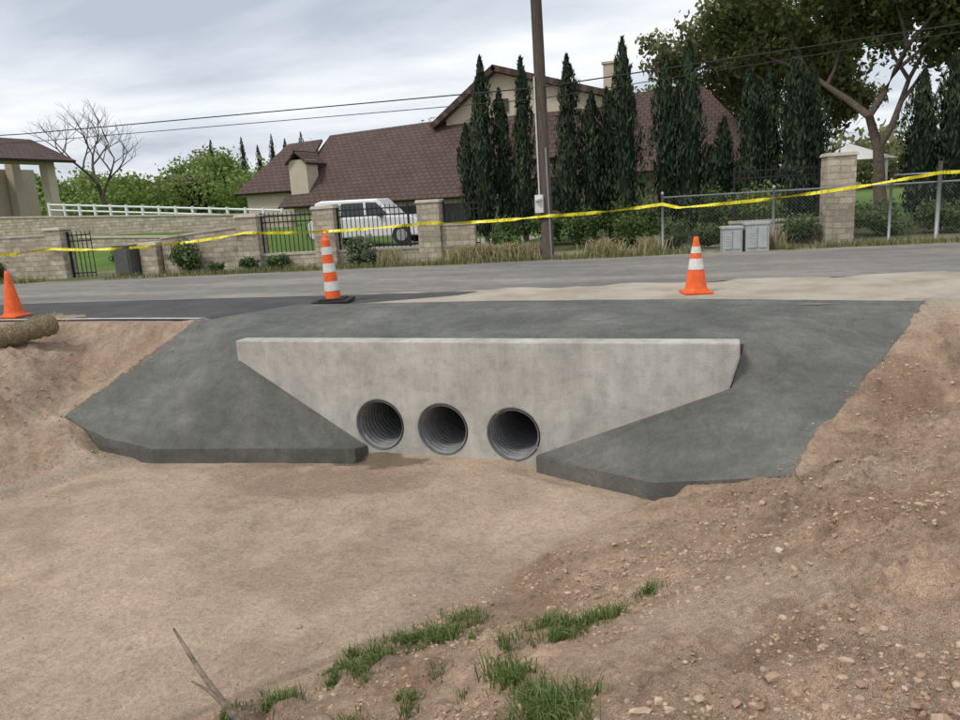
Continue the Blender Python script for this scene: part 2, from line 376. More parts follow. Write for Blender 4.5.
px=np.concatenate([RS.uniform(-11.5,4.2,110000),RS.uniform(-3.2,2.5,45000)]); py=np.concatenate([RS.uniform(1.8,9.8,110000),RS.uniform(1.8,5,45000)]); M_=len(px)
z,bk,dr,dl,_=ground_h(px,py); t=tin(px,py)
w=np.where(dr>.15,.36+1.4*fbm(px,py,.8,400,4),np.where(dl>.1,.45+1.0*fbm(px,py,.8,410,3),.035))
cond=np.isnan(t)&(RS.rand(M_)<w*.5)&~((py>7.9)&(px>-7)&(px<1))&(z<.0)
px,py,z,dr,dl=px[cond],py[cond],z[cond],dr[cond],dl[cond]
nn=len(px)
S=.003+.007*RS.rand(nn)+.018*RS.rand(nn)**10+.028*(RS.rand(nn)>.996)*RS.rand(nn)
S=np.where((dr<0)&(dl<0),S*.7,S)
rocks('loose_rocks',np.stack([px,py,z+S*.1],-1),S,rm.m,np.clip(RS.rand(nn)**1.2*.9+.1*(RS.rand(nn)>.97),0,1))
P=[]
for i in (0,14,15,16):
    a,b=AP[i],AP[i+1]
    for _ in range(150):
        t=RS.rand(); ofs=abs(RS.randn())*.12; sx=1 if i==0 else -1
        x=a[0]+(b[0]-a[0])*t+sx*ofs; y=a[1]+(b[1]-a[1])*t
        if vn(np.array([x]),np.array([y]),.3,77)[0]<.05: continue
        zt=tin(np.array([x]),np.array([y]))[0]
        if not np.isnan(zt): P.append((x,y,zt+.003))
P=np.array(P); rocks('dirt_crumbs',P,.003+.010*RS.rand(len(P))**3,rm.m,RS.rand(len(P))*.9)
# ------------------------------------------------------------------ grass
def leafmat(name,c1,c2,c3,trans=.3):
    t=NT(name,.7,0,.25); a=t.n.new('ShaderNodeAttribute'); a.attribute_name='v'
    c=t.ramp(a.outputs['Fac'],[(0,c1),(.5,c2),(1,c3)]); t.col(c)
    if trans:
        tr=t.n.new('ShaderNodeBsdfTranslucent'); t.l.new(c,tr.inputs[0])
        ms=t.n.new('ShaderNodeMixShader'); ms.inputs[0].default_value=trans
        out=t.n['Material Output']; t.l.new(t.b.outputs[0],ms.inputs[1]); t.l.new(tr.outputs[0],ms.inputs[2]); t.l.new(ms.outputs[0],out.inputs[0])
    return t.m
def blades(name,P,H,mat,lean=.5,wid=.006,vals=None):
    n=len(P); V=np.zeros((n,5,3)); a=RS.rand(n)*2*pi; l=H*lean*RS.rand(n); wd=wid*(.6+.8*RS.rand(n))
    dx,dy=np.cos(a),np.sin(a); b=RS.rand(n)*2*pi; sx,sy=np.cos(b)*wd,np.sin(b)*wd
    V[:,0]=P+np.stack([-sx,-sy,-.02+0*sx],-1); V[:,1]=P+np.stack([sx,sy,-.02+0*sx],-1)
    V[:,2]=P+np.stack([sx*.8+dx*l*.35,sy*.8+dy*l*.35,H*.6],-1); V[:,3]=P+np.stack([-sx*.8+dx*l*.35,-sy*.8+dy*l*.35,H*.6],-1)
    V[:,4]=P+np.stack([dx*l,dy*l,H*(1-.3*lean)],-1)
    i=np.arange(n)[:,None]*5
    Ft=np.concatenate([i+[[0,1,2]],i+[[0,2,3]],i+[[3,2,4]]],0)
    v=RS.rand(n) if vals is None else vals
    return fastmesh(name,V.reshape(-1,3),Ft,mat,attr={'v':('FLOAT',np.repeat(v,5))})
gm=leafmat('grass_green',(.07,.10,.025),(.13,.20,.05),(.27,.31,.13))
Pl=[];Hh=[]
for cx,cy,rx,ry,n,hs in [(-1.95,3.95,.34,.20,36,1.25),(-1.75,4.2,.2,.1,9,1.1),(-2.25,3.55,.22,.18,15,1.2),(-2.5,3.15,.2,.14,9,1.1),(-.90,3.78,.20,.15,26,1.3),(-.75,3.95,.12,.1,6,1),(-1.02,3.05,.12,.13,16,1.3),(-.72,2.68,.13,.13,24,1.7),(-.4,4.35,.12,.05,4,.9),(-1.5,2.9,.2,.15,4,1),(-1.95,2.7,.3,.15,5,1.1),(-1.3,3.4,.4,.2,4,.8),(-2.9,2.8,.2,.1,5,1)]:
    for q in range(n):
        a,b=RS.randn()*rx*.7,RS.randn()*ry*.8; ox=cx+a*.75-b*.66; oy=cy+a*.66+b*.75
        m_=RS.randint(18,70); sz=RS.uniform(.015,.05); x=ox+RS.randn(m_)*sz; y=oy+RS.randn(m_)*sz
        Pl.append(np.stack([x,y,ground_h(x,y)[0]],-1)); Hh.append(hs*RS.uniform(.03,.12)*(.5+.6*RS.rand(m_)))
Pl=np.concatenate(Pl); Hh=np.concatenate(Hh); blades('grass',Pl,Hh,gm,1.3,.0028)
vm=leafmat('grass_verge',(.08,.12,.035),(.20,.21,.085),(.40,.35,.2))
sm=leafmat('straw',(.24,.22,.10),(.43,.37,.21),(.56,.50,.33))
n=9000; x=RS.uniform(-22,9,n); o=np.abs(RS.randn(n))*.45+.15; m=(fbm(x,o,1.1,500,3)>-.25)&~((x>-17.9)&(x<-15.9)); x,o=x[m],o[m]
P=np.stack([x,yfar(x)+o,0*x],-1); blades('grass_verge',P,.06+.16*RS.rand(len(x)),vm,.6,.009)
Pl=[]
for cx,o,rx,n in [(-6.1,.9,.7,900),(-5.2,.8,.45,600),(-4.6,.9,.25,300),(-3.0,1.0,.5,350),(-1.9,.9,.35,300),(-8.3,.8,.3,200),(.9,1.0,.3,150)]:
    x=cx+RS.randn(n)*rx*.5; Pl.append(np.stack([x,yfar(x)+o+RS.randn(n)*.18,0*x],-1))
Pl=np.concatenate(Pl); blades('tall_dry_grass',Pl,.2+.45*RS.rand(len(Pl)),sm,.9,.012)
# ------------------------------------------------------------------ foliage tools
def leaves(name,blobs,n,size,mat,parent=None,stretch=(1,1),shell=.55,up=0):
    B=np.array(blobs,float); vol=B[:,3]*B[:,4]*B[:,5]; w=vol**.7; w/=w.sum()
    k=RS.choice(len(B),n,p=w); d=RS.randn(n,3); d/=np.linalg.norm(d,axis=1)[:,None]
    rr=(shell+(1-shell)*RS.rand(n))*(1+.12*RS.randn(n))
    P=B[k,:3]+d*B[k,3:6]*rr[:,None]
    nr=d+RS.randn(n,3)*.7; nr/=np.linalg.norm(nr,axis=1)[:,None]
    ref=np.tile([0,0,1.],(n,1))+RS.randn(n,3)*(.15 if up else 2)
    tU=ref-(ref*nr).sum(1)[:,None]*nr; tU/=np.linalg.norm(tU,axis=1)[:,None]+1e-6; tV=np.cross(nr,tU)
    s=size*(.6+.8*RS.rand(n))[:,None]
    Vv=np.stack([P-tU*s*stretch[1],P+tV*s*stretch[0]*.6,P+tU*s*stretch[1],P-tV*s*stretch[0]*.6],1)
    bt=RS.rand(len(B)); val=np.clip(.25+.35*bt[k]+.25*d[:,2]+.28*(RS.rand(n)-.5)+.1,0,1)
    Fq=(np.arange(n)[:,None]*4+np.arange(4)[None])
    return fastmesh(name,Vv.reshape(-1,3),Fq,mat,parent,attr={'v':('FLOAT',np.repeat(val,4))})
bark=simple('bark',(.12,.095,.075),.95,scale=9,var=.35,bump=.02)
def limbs(mb,p,d,L,r,depth,tips,spread=.6,n=3):
    pts=[Vector(p)]; dd=Vector(d).normalized()
    for i in range(3):
        dd=(dd+Vector((random.uniform(-.2,.2),random.uniform(-.2,.2),random.uniform(-.05,.12)))).normalized(); pts.append(pts[-1]+dd*L/3)
    mb.tube(pts,[r,r*.85,r*.7,r*.55],7 if r>.03 else 4)
    tips.append((tuple(pts[-1]),depth)); 
    if depth<=1: tips.append((tuple(pts[1]),depth))
    if depth<=0: return
    for i in range(n):
        a=2*pi*(i+random.random()*.7)/n; q=Vector((cos(a)*spread,sin(a)*spread,random.uniform(.1,.5)))
        limbs(mb,pts[-1] if i else pts[2],(dd*.7+q).normalized(),L*random.uniform(.6,.85),r*.55,depth-1,tips,spread,n)
def tree(name,x,y,z,h,mat,n,size,depth=3,trunk=.25,spread=.7,leafr=1.0,zs=.7,tl=.38,seed=None):
    if seed is not None: random.seed(seed)
    e=empty(name,(x,y,z)); mb=MB(); tips=[]
    limbs(mb,(0,0,-.2),(0,0,1),h*tl,trunk,depth,tips,spread,3)
    mb.done('trunk_and_limbs',bark,e,True)
    if n:
        bl=[(t[0][0],t[0][1],t[0][2],leafr*random.uniform(.6,1.2),leafr*random.uniform(.6,1.2),leafr*zs*random.uniform(.6,1.2)) for t in tips if t[1]<=2]
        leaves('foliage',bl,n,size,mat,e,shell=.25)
    return e
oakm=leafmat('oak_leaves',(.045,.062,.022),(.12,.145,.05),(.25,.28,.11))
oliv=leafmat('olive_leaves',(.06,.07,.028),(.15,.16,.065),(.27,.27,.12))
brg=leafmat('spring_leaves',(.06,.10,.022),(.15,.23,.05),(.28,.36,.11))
cym=leafmat('cypress_leaves',(.012,.022,.011),(.027,.046,.022),(.06,.088,.038),0)
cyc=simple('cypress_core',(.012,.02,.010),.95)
bum=leafmat('bush_leaves',(.03,.055,.015),(.07,.12,.035),(.15,.21,.07))
def cypress(x,y,h,r,n=2200,z=.2):
    e=empty('cypress_tree',(x,y,z)); ph=random.random()*9
    w1,w2=random.uniform(.5,.7),random.uniform(.75,.95)
    def rad(t): return r*(np.interp(t,[0,.06,.25,.6,.85,.95,1],[.5,.8,1,w2,w1*.8,.2,.02]))
    mb=MB(); mb.lathe([(float(rad(t))*.6,t*h*.94+.12) for t in np.linspace(0,1,14)],n=10); mb.done('light_block_core',cyc,e,True)  # dark core added inside the foliage to block light
    mb=MB(); mb.tube([(0,0,-.3),(0,0,h*.5)],[.09,.04],7); mb.done('trunk',bark,e,True)
    t=RS.rand(n)**.85; a=RS.rand(n)*2*pi
    lump=1+.22*np.sin(a*3+ph+t*5)+.16*np.sin(t*h*5+a*2+ph)+.12*RS.randn(n)
    rr=rad(t)*lump*(.72+.3*RS.rand(n)); P=np.stack([rr*np.cos(a)+.07*np.sin(t*5+ph),rr*np.sin(a),t*h+.12],-1)
    d=np.stack([np.cos(a),np.sin(a),0*a],-1); nr=d+RS.randn(n,3)*.5; nr/=np.linalg.norm(nr,axis=1)[:,None]
    ref=np.stack([0*a,0*a,1+0*a],-1)+d*.28+RS.randn(n,3)*.18
    tU=ref-(ref*nr).sum(1)[:,None]*nr; tU/=np.linalg.norm(tU,axis=1)[:,None]; tV=np.cross(nr,tU)
    s=(.5+.6*RS.rand(n))[:,None]*(h/5.2)**.3
    Vv=np.stack([P-tU*.11*s,P+tV*.036*s,P+tU*.15*s,P-tV*.036*s],1)
    val=np.clip(.38+.35*(lump-1)*2+.3*(RS.rand(n)-.5)+.12*np.sin(t*9+ph),0,1)
    fastmesh('foliage',Vv.reshape(-1,3),np.arange(n)[:,None]*4+np.arange(4)[None],cym,e,attr={'v':('FLOAT',np.repeat(val,4))})
for x,h,r,y in [(-7.75,5.55,.48,24),(-8.35,3.6,.36,24.3),(-7.2,4.6,.42,24.5),(-6.4,5.4,.42,24),(-4.95,5.3,.48,24),(-4.25,4.2,.44,24.3),(-3.75,4.3,.44,24.6),(-3.15,5.6,.48,24),(-1.95,5.0,.5,24.2),(-1.25,5.25,.54,24),(-1.6,4.2,.42,24.9),(-.25,3.1,.45,24.5),(-.6,2.3,.4,24),
    (.45,4.4,.5,24),(.95,4.3,.52,24.2),(1.65,4.7,.6,24),(2.15,4.2,.5,24.3),(4.9,3.9,.55,24.3),(5.6,4.2,.6,24.3),(6.4,4.3,.6,24.4)]:
    cypress(x,y,h,r)
# ------------------------------------------------------------------ big trees
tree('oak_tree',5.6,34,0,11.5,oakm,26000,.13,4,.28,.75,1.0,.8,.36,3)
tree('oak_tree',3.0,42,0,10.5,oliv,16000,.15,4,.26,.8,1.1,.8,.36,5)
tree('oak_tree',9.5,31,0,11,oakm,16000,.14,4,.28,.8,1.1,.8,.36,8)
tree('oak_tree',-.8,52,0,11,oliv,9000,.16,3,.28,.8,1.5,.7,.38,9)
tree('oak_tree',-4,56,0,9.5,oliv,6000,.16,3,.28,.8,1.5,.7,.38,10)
tree('bare_tree',-37.5,39,1.3,7.5,None,0,.1,5,.2,.75,seed=4)
random.seed(21)
for (x,y,h,m_) in [(-57,58,7,brg),(-49,62,8.2,brg),(-66,60,7,oliv),(-42,57,7,brg),(-53,70,9,oliv),(-36,62,7.4,brg),(-30,62,8,oliv),(-24,66,9.5,brg),(-19,64,9,oliv),(-45,50,5.4,brg),(-75,66,9,brg),(-62,52,6,brg),(-38,48,5,oliv),(-54,50,5.6,brg),(-32,50,5,brg)]:
    tree('leafy_tree',x,y,.6,h,m_,3200,.17,2,.2,.8,h*.2,.8)
bl=[]
for i in range(150):
    a=random.uniform(-110,60); bl.append((a,110+random.uniform(-15,15),1.5+random.random()*2.5,4.5,4,3+random.random()*2.5))
leaves('background_trees',bl,24000,.5,oliv,shell=.3)
bl=[]
for i in range(200):
    a=random.uniform(-80,-26); bl.append((a,48+random.uniform(-5,5),1.6+random.random()*2.3,2.0,1.6,1.0+random.random()*1.6))
leaves('hedge',bl,38000,.16,brg,shell=.3)
for x in (-47,-43.5,-41.8,-40.3,-38.9,-37.2):
    cypress(x,62,6.4+random.random(),.55,900,1.0)
def bush(x,y,r,h,n=1500,m_=bum,z=0):
    bl=[(x+random.uniform(-.4,.4)*r,y+random.uniform(-.4,.4)*r,z+h*random.uniform(.25,.75),r*random.uniform(.35,.65),r*random.uniform(.35,.65),h*random.uniform(.25,.45)) for i in range(9)]
    leaves('bush',bl,n,.05,m_,shell=.35)
bush(-14.1,17.0,.6,.95); bush(-20.3,16.0,.8,.75); bush(-9.0,17.35,.55,.85,1300,leafmat('yucca',(.05,.08,.04),(.12,.16,.09),(.24,.27,.17)))
bush(-11.5,17.3,.4,.4,700); bush(-12.3,17.1,.35,.35,500); bush(-13,16.7,.3,.3,400); bush(-5.6,18.9,.5,.6,900); bush(-1.4,19.4,.6,.8,1200); bush(-.6,19.6,.5,.6,900);bush(1.4,19.9,.7,.8,1400)
bush(-2.6,21,.8,.9,1500);bush(3.4,22,1.0,.9,1600);bush(5.2,22,1.0,1.0,1600);bush(7.2,22.5,1.0,1.0,1600);bush(-19,20,.7,.6,900);bush(.6,22,1.2,1.6,2200,brg);bush(-.4,22,1.0,1.5,2000,bum);bush(-2.4,22.4,.7,1.3,1200,bum)
bush(-4.4,23,.9,1.1,1500);bush(-5.6,23,.9,1.0,1500);bush(-6.8,23.2,.8,1.0,1400);bush(-3.4,23.2,.8,1.2,1400)
# ------------------------------------------------------------------ stone walls, fences
st=NT('limestone',.92,0,.2)
br=st.n.new('ShaderNodeTexBrick'); 
cx=st.n.new('ShaderNodeCombineXYZ'); sp=st.n.new('ShaderNodeSeparateXYZ'); st.l.new(st.tc.outputs['Object'],sp.inputs[0])
ad=st.n.new('ShaderNodeMath'); ad.operation='ADD'; st.l.new(sp.outputs[0],ad.inputs[0]); st.l.new(sp.outputs[1],ad.inputs[1])
st.l.new(ad.outputs[0],cx.inputs[0]); st.l.new(sp.outputs[2],cx.inputs[1])
dn=st.n.new('ShaderNodeTexNoise'); dn.inputs['Scale'].default_value=2.2; st.l.new(st.tc.outputs['Object'],dn.inputs['Vector'])
dm=st.n.new('ShaderNodeVectorMath'); dm.operation='SCALE'; dm.inputs[3].default_value=.09; st.l.new(dn.outputs['Color'],dm.inputs[0])
da=st.n.new('ShaderNodeVectorMath'); da.operation='ADD'; st.l.new(cx.outputs[0],da.inputs[0]); st.l.new(dm.outputs[0],da.inputs[1])
st.l.new(da.outputs[0],br.inputs['Vector'])
br.inputs['Scale'].default_value=1; br.inputs['Brick Width'].default_value=.31; br.inputs['Row Height'].default_value=.14; br.inputs['Mortar Size'].default_value=.010
br.inputs['Color1'].default_value=(.54,.47,.37,1); br.inputs['Color2'].default_value=(.36,.31,.235,1); br.inputs['Mortar'].default_value=(.36,.32,.27,1); br.offset=.37; br.squash=.7; br.squash_frequency=3
f1=st.noise(5,6,.7); c=st.mix(br.outputs[0],st.ramp(f1,[(.3,.68),(.7,1.25)]),.9,'MULTIPLY'); st.col(c)
inv=st.n.new('ShaderNodeMath'); inv.operation='SUBTRACT'; inv.inputs[0].default_value=1; st.l.new(br.outputs['Fac'],inv.inputs[1]); st.bump(inv.outputs[0],.02); st.bump(f1,.03,.8)
iron=simple('black_iron',(.02,.02,.021),.5,var=.1)
cap=simple('stone_cap',(.46,.42,.35),.9,var=.2,scale=4,bump=.01)
def wallrun(name,x0,x1,off,h,t=.3,y0=None,y1=None,zb=0,capped=True,h1=None):
    ya=y0 if y0 is not None else yfar(x0)+off; yb=y1 if y1 is not None else yfar(x1)+off
    L=hypot(x1-x0,yb-ya); a=atan2(yb-ya,x1-x0)
    e=empty(name,((x0+x1)/2,(ya+yb)/2,zb)); e.rotation_euler=(0,0,a)
    h1=h if h1 is None else h1
    v=[(-L/2,-t/2,-.3),(L/2,-t/2,-.3),(L/2,t/2,-.3),(-L/2,t/2,-.3),(-L/2,-t/2,h),(L/2,-t/2,h1),(L/2,t/2,h1),(-L/2,t/2,h)]
    mesh('masonry',v,[(3,2,1,0),(4,5,6,7),(0,1,5,4),(1,2,6,5),(2,3,7,6),(3,0,4,7)],st.m,e)
    if capped:
        k=.03;v=[(p[0]*(1+k/L),p[1]*1.2,(h if p[0]<0 else h1)+(.002 if i<4 else .06)) for i,p in enumerate(v)]
        mesh('cap',v,[(3,2,1,0),(4,5,6,7),(0,1,5,4),(1,2,6,5),(2,3,7,6),(3,0,4,7)],cap,e)
    return e
def pillar(x,off,w,h,name='stone_pillar',y=None):
    yy=y if y is not None else yfar(x)+off
    e=empty(name,(x,yy,0)); e.rotation_euler=(0,0,PH)
    mb=MB(); mb.box((0,0,h/2-.1),(w,w,h+.2)); mb.done('masonry',st.m,e,bevel=.012)
    mb=MB(); mb.box((0,0,h+.042),(w+.08,w+.08,.08),taper=.9); mb.done('cap',cap,e,bevel=.01)
def ironfence(x0,x1,off,h,zb=.0,name='iron_fence',sp=.12):
    ya,yb=yfar(x0)+off,yfar(x1)+off; L=hypot(x1-x0,yb-ya)
    e=empty(name,(x0,ya,zb)); e.rotation_euler=(0,0,atan2(yb-ya,x1-x0))
    mb=MB(); n=int(L/sp)
    for i in range(n+1):
        x=L*i/n; post=(i%16==0); mb.box((x,0,h/2),(.018 if not post else .05,.018 if not post else .05,h+(.08 if post else 0)))
        if not post: mb.box((x,0,h+.03),(.02,.02,.06),taper=.1)
    for zz in (.12,h*.82,h*.95): mb.box((L/2,.0,zz),(L,.03,.035))
    mb.done('pickets_and_rails',iron,e)
wallrun('stone_wall',-25,-18.4,1.5,1.2)
pillar(-18.15,1.5,.5,1.35)
wallrun('stone_wall',-15.0,-12.6,1.6,.95,h1=1.15)
pillar(-15.3,1.5,.5,.8); pillar(-12.4,1.6,.6,1.4)
wallrun('stone_wall',-12.1,-6.9,1.6,.35,.28)
for x in (-10.25,-7.45): pillar(x,1.6,.58,1.5)
wallrun('stone_wall',-7.15,-6.3,1.6,.9,.28)
ironfence(-12.1,-10.6,1.6,1.25,.2); ironfence(-9.95,-7.8,1.6,1.3,.2); ironfence(-7.1,-6.2,1.62,1.2,.3)
ironfence(-17.85,-17.15,1.5,1.25,name='iron_gate')
ironfence(-30,-25.1,1.5,1.2)
pillar(2.3,1.5,.62,2.0)
wallrun('stone_wall',-.1,1.95,2.1,.55)
ironfence(.0,1.95,2.1,1.3,.57)
e=empty('utility_box',(-15.9,16.75,0)); mb=MB(); mb.box((0,0,.35),(.55,.4,.9)); mb.box((0,-.21,.4),(.45,.03,.65)); mb.box((0,0,.82),(.6,.45,.05)); mb.done('cabinet',simple('dark_steel',(.09,.09,.085),.6),e,bevel=.01)
wallrun('retaining_wall',-36,-17.2,0,1.75,.4,26.5,27.5,.35,True,h1=1.0)
wallrun('retaining_wall',-24,-15.6,0,.6,.35,23,22.4,.35,True,h1=.35)
wh=simple('white_paint',(.72,.73,.72),.6,var=.06)
e=empty('white_rail_fence',(0,0,0)); mb=MB()
p0=Vector((-34,31,2.1)); p1=Vector((-20,31,1.1)); n=14
for i in range(n+1):
    p=p0.lerp(p1,i/n); mb.box((p.x,p.y,p.z+.0),(.11,.11,1.1))
for dz in (.22,.5):
    mb.tube([p0+Vector((0,0,dz-.05)),p1+Vector((0,0,dz-.05))],.05,4)
mb.done('posts_and_rails',wh,e)
gv=simple('fence_galvanised',(.32,.33,.34),.5,.5,var=.1)
e=empty('chain_link_fence',(-1.6,yfar(-1.6)+.9,0)); e.rotation_euler=(0,0,PH); mb=MB(); L=12.5; h=1.3
for i in range(6):
    x=L*i/5; mb.tube([(x,0,-.2),(x,0,h+.08)],.032,8); mb.lathe([(.04,0),(.03,.04),(.005,.06)],(x,0,h+.08),8)
mb.tube([(0,0,h),(L,0,h)],.022,6); mb.tube([(0,0,.05),(L,0,.05)],.008,4)
mb.done('posts',gv,e,True)
mb=MB(); sp_=.085
k=-int(h/sp_)
while k*sp_<L:
    for s in (1,-1):
        x0=k*sp_; x1=x0+h
        x0c=max(x0,0); x1c=min(x1,L)
        z0=(x0c-x0); z1=x1c-x0
        if s<0: z0,z1=h-z0,h-z1
        w=.0022; yy=.003*s
        mb.poly([(x0c,yy,z0-w),(x1c,yy,z1-w),(x1c,yy,z1+w),(x0c,yy,z0+w)])
    k+=1
mb.done('mesh',simple('chain_wire',(.17,.175,.18),.5,.4,var=.1),e)
e=empty('fence_post',(4.3,yfar(4.3)+.8,0)); mb=MB(); mb.tube([(0,0,-.2),(0,0,1.75)],.045,10); mb.tube([(-.9,0,1.5),(0,0,1.5)],.02,6); mb.done('post',gv,e,True)
def cabinet(x,w,h,d=.45):
    e=empty('electrical_cabinet',(x,yfar(x)+.45,0)); e.rotation_euler=(0,0,PH); mb=MB()
    mb.box((0,0,h/2-.02),(w,d,h)); mb.box((0,0,h),(w+.05,d+.05,.05)); mb.box((-w*.22,-d/2-.012,h*.5),(w*.38,.02,h*.75)); mb.box((w*.22,-d/2-.012,h*.5),(w*.38,.02,h*.75))
    for i in range(5): mb.box((-w*.22,-d/2-.026,h*(.3+.09*i)),(w*.28,.01,.018))
    mb.done('cabinet',simple('cabinet_grey',(.40,.42,.42),.5,var=.15),e,bevel=.008)
cabinet(-.05,.42,.55); cabinet(.48,.5,.62)
# ------------------------------------------------------------------ utility pole & wires
wood=NT('pole_wood',.9,0,.2); f1=wood.noise(6,6,.7,wood.mapping((6,6,.5))); wood.col(wood.ramp(f1,[(.3,(.05,.04,.034)),(.7,(.13,.105,.085))])); wood.bump(f1,.01)
e=empty('utility_pole',(-4.25,17.9,0)); mb=MB(); mb.tube([(.0,0,-.5),(-.05,0,5),(-.12,0,10)],[.15,.13,.11],14); mb.done('pole',wood.m,e,True)
mb=MB(); mb.box((-.13,-.16,1.32),(.2,.14,.42)); mb.tube([(-.13,-.15,1.5),(-.15,-.14,4.2)],.02,6); mb.lathe([(.08,0),(.08,.05)],(-.13,-.27,1.4),12); mb.done('meter_box',simple('meter_grey',(.62,.62,.6),.5),e,bevel=.01)
mb=MB(); mb.tube([(.1,-.1,0),(.05,-.11,2.6)],.022,6); mb.done('conduit',gv,e)
mb=MB(); mb.box((-.1,0,9.2),(2.2,.1,.12)); 
for x in(-1,-.4,.3,.9): mb.lathe([(.03,0),(.05,.06),(.03,.1),(.045,.14),(.01,.18)],(x,0,9.26),10)
mb.done('crossarm',wood.m,e)
blk=simple('cable',(.03,.03,.032),.6)
def cable(name,pts,r,mat=blk,sag=0):
    P=[]
    for i in range(len(pts)-1):
        a,b=Vector(pts[i]),Vector(pts[i+1])
        for k in range(12):
            t=k/12; q=a.lerp(b,t); q.z-=sag*4*t*(1-t); P.append(q)
    P.append(Vector(pts[-1])); mb=MB(); mb.tube(P,r,5); return mb.done(name,mat)
cable('power_line',[(-60,15,5.4),(-20.2,18,4.22),(-4.3,17.8,3.95),(4.9,19,4.5),(30,24,6)],.015)
cable('power_line',[(-60,15,5.0),(-20.2,18,3.98),(-4.3,17.8,3.7),(4.9,19,4.35),(30,24,5.8)],.010)
cable('power_line',[(-60,8,9.6),(-4.9,17.9,9.45),(50,27,9.6)],.012,sag=.3)
# ------------------------------------------------------------------ caution tape
tp=NT('yellow_tape',.35,0,.5); w=tp.noise(2.2,2,.5,tp.mapping((9,1,1))); tp.col(tp.ramp(w,[(.0,(.82,.70,.02)),(.56,(.86,.74,.03)),(.60,(.25,.2,.02)),(.64,(.84,.72,.03))]))
def tape(pts,h=.075):
    V=[];F=[];P=[]
    for i in range(len(pts)-1):
        a,b=Vector(pts[i]),Vector(pts[i+1]); L=(b-a).length; m_=max(6,int(L/.1))
        for k in range(m_):
            t=k/m_; q=a.lerp(b,t); q.z-=.012*L*4*t*(1-t)*1.2; P.append((q,a,b))
    P.append((Vector(pts[-1]),)+P[-1][1:])
    for i,(q,a,b) in enumerate(P):
        tw=sin(i*.155)*.9+.6*sin(i*.47+1)+.3*sin(i*1.1); n_=Vector((-(b-a).y,(b-a).x,0)).normalized()
        o=(Vector((0,0,1))*cos(tw*.8)+n_*sin(tw*.8))*h/2
        V+=[q-o,q+o]
        if i: F.append((2*i-2,2*i,2*i+1,2*i-1))
    return mesh('caution_tape',V,F,tp.m)
tape([(-26,14.3,.85),(-22.1,15.0,.72),(-18.15,16.35,.85),(-15.3,16.6,.78),(-12.4,17.3,1.0),(-7.4,17.9,1.0),(-4.3,17.72,1.03),(-1.6,18.5,1.15),(-1.2,18.45,1.05),(4.3,19.2,1.5),(9,20.1,1.6)])
# ------------------------------------------------------------------ cones
org=simple('cone_orange',(.80,.13,.03),.5,var=.2,scale=12); wht=simple('reflective_white',(.66,.66,.63),.4,var=.18,scale=14); rub=simple('black_rubber',(.03,.03,.03),.8)
def cone(x,y,z,h,striped=True,rz=.3):
    e=empty('traffic_cone',(x,y,z)); e.rotation_euler=(0,0,rz)
    r=lambda t:(.15*(1-t)+.028*t)*h/.75
    mb=MB(); w=.37*h/.75
    mb.box((0,0,.02),(w,w,.035)); mb.done('base',org,e,bevel=.01)
    mb=MB(); mb.lathe([(r(0)*1.12,.036),(r(0)*1.1,.05),(r(.03),.07)]+[(r(t),.04+t*(h-.04)) for t in np.linspace(.06,1,12)]+[(r(1)*.6,h)],n=32); mb.done('body',org,e,True)
    if striped:
        for a,b in ((.40,.60),(.70,.82)):
            mb=MB(); mb.lathe([(r(a)+.004,.04+a*(h-.04)),(r(b)+.004,.04+b*(h-.04))],n=32,cap=False); mb.done('collar',wht,e,True)
    return e
cone(-.5,11.1,.017,.80); cone(-11.5,9.42,.021,.78,False,.1)
e=empty('channelizer_cone',(-6.08,10.62,.022)); e.rotation_euler=(radians(1),radians(-2),.2)
mb=MB(); mb.box((0,0,.028),(.62,.4,.05)); mb.box((0,0,.066),(.42,.3,.025)); mb.done('rubber_base',rub,e,bevel=.015)
H_=1.07; rr=lambda t:.125*(1-t)+.065*t
def band(a,b,m_,nm,ex=0): 
    mb=MB(); mb.lathe([(rr(t)+ex,.08+t*(H_-.08)) for t in np.linspace(a,b,5)],n=28,cap=False); mb.done(nm,m_,e,True)
seq=[(0,.12,0),(.12,.27,1),(.27,.42,0),(.42,.56,1),(.56,.70,0),(.70,.82,1),(.82,.93,0)]
for a,b,k in seq: band(a,b,wht if k else org,'band',.003 if k else 0)
mb=MB(); mb.lathe([(rr(.93),.08+.93*.99),(.045,.08+.955*.99),(.03,1.04),(.028,1.07)],n=24); mb.tube([(-.045,0,1.06),(-.05,0,1.13),(0,0,1.16),(.05,0,1.13),(.045,0,1.06)],.014,8); mb.done('handle_top',org,e,True)
# ------------------------------------------------------------------ straw wattle
wm=NT('straw_netting',.95,0,.15); f1=wm.noise(22,6,.8,dist=2.5); vo=wm.voro(26); wm.col(wm.mix(wm.ramp(f1,[(.3,(.26,.19,.11)),(.55,(.54,.43,.27)),(.8,(.70,.60,.42))]),wm.ramp(vo,[(.1,1.15),(.5,.6)]),.8,'MULTIPLY')); wm.bump(f1,.05); wm.bump(vo,.02)
we=empty('straw_wattle',(0,0,0))
mb=MB(); P=[]; a0=Vector((-9.2,8.2)); a1=Vector((-11.0,6.3))
for i in range(60):
    t=i/59; p=a0.lerp(a1,t); P.append((p.x+.1*sin(t*5),p.y+.05*sin(t*8),.10-.25*t+.02*sin(t*14)))
rads=[.15*(1+.14*random.uniform(-1,1)) for _ in P]; rads[0]=.05; rads[1]=.11
mb.tube(P,rads,18); mb.done('netted_roll',wm.m,we,True)
Pn=np.array(P); k=RS.randint(0,60,1500); a=RS.rand(1500)*2*pi
Q=Pn[k]+np.stack([np.cos(a)*.11+RS.randn(1500)*.03,np.cos(a)*.11+RS.randn(1500)*.03,np.sin(a)*.14],-1)
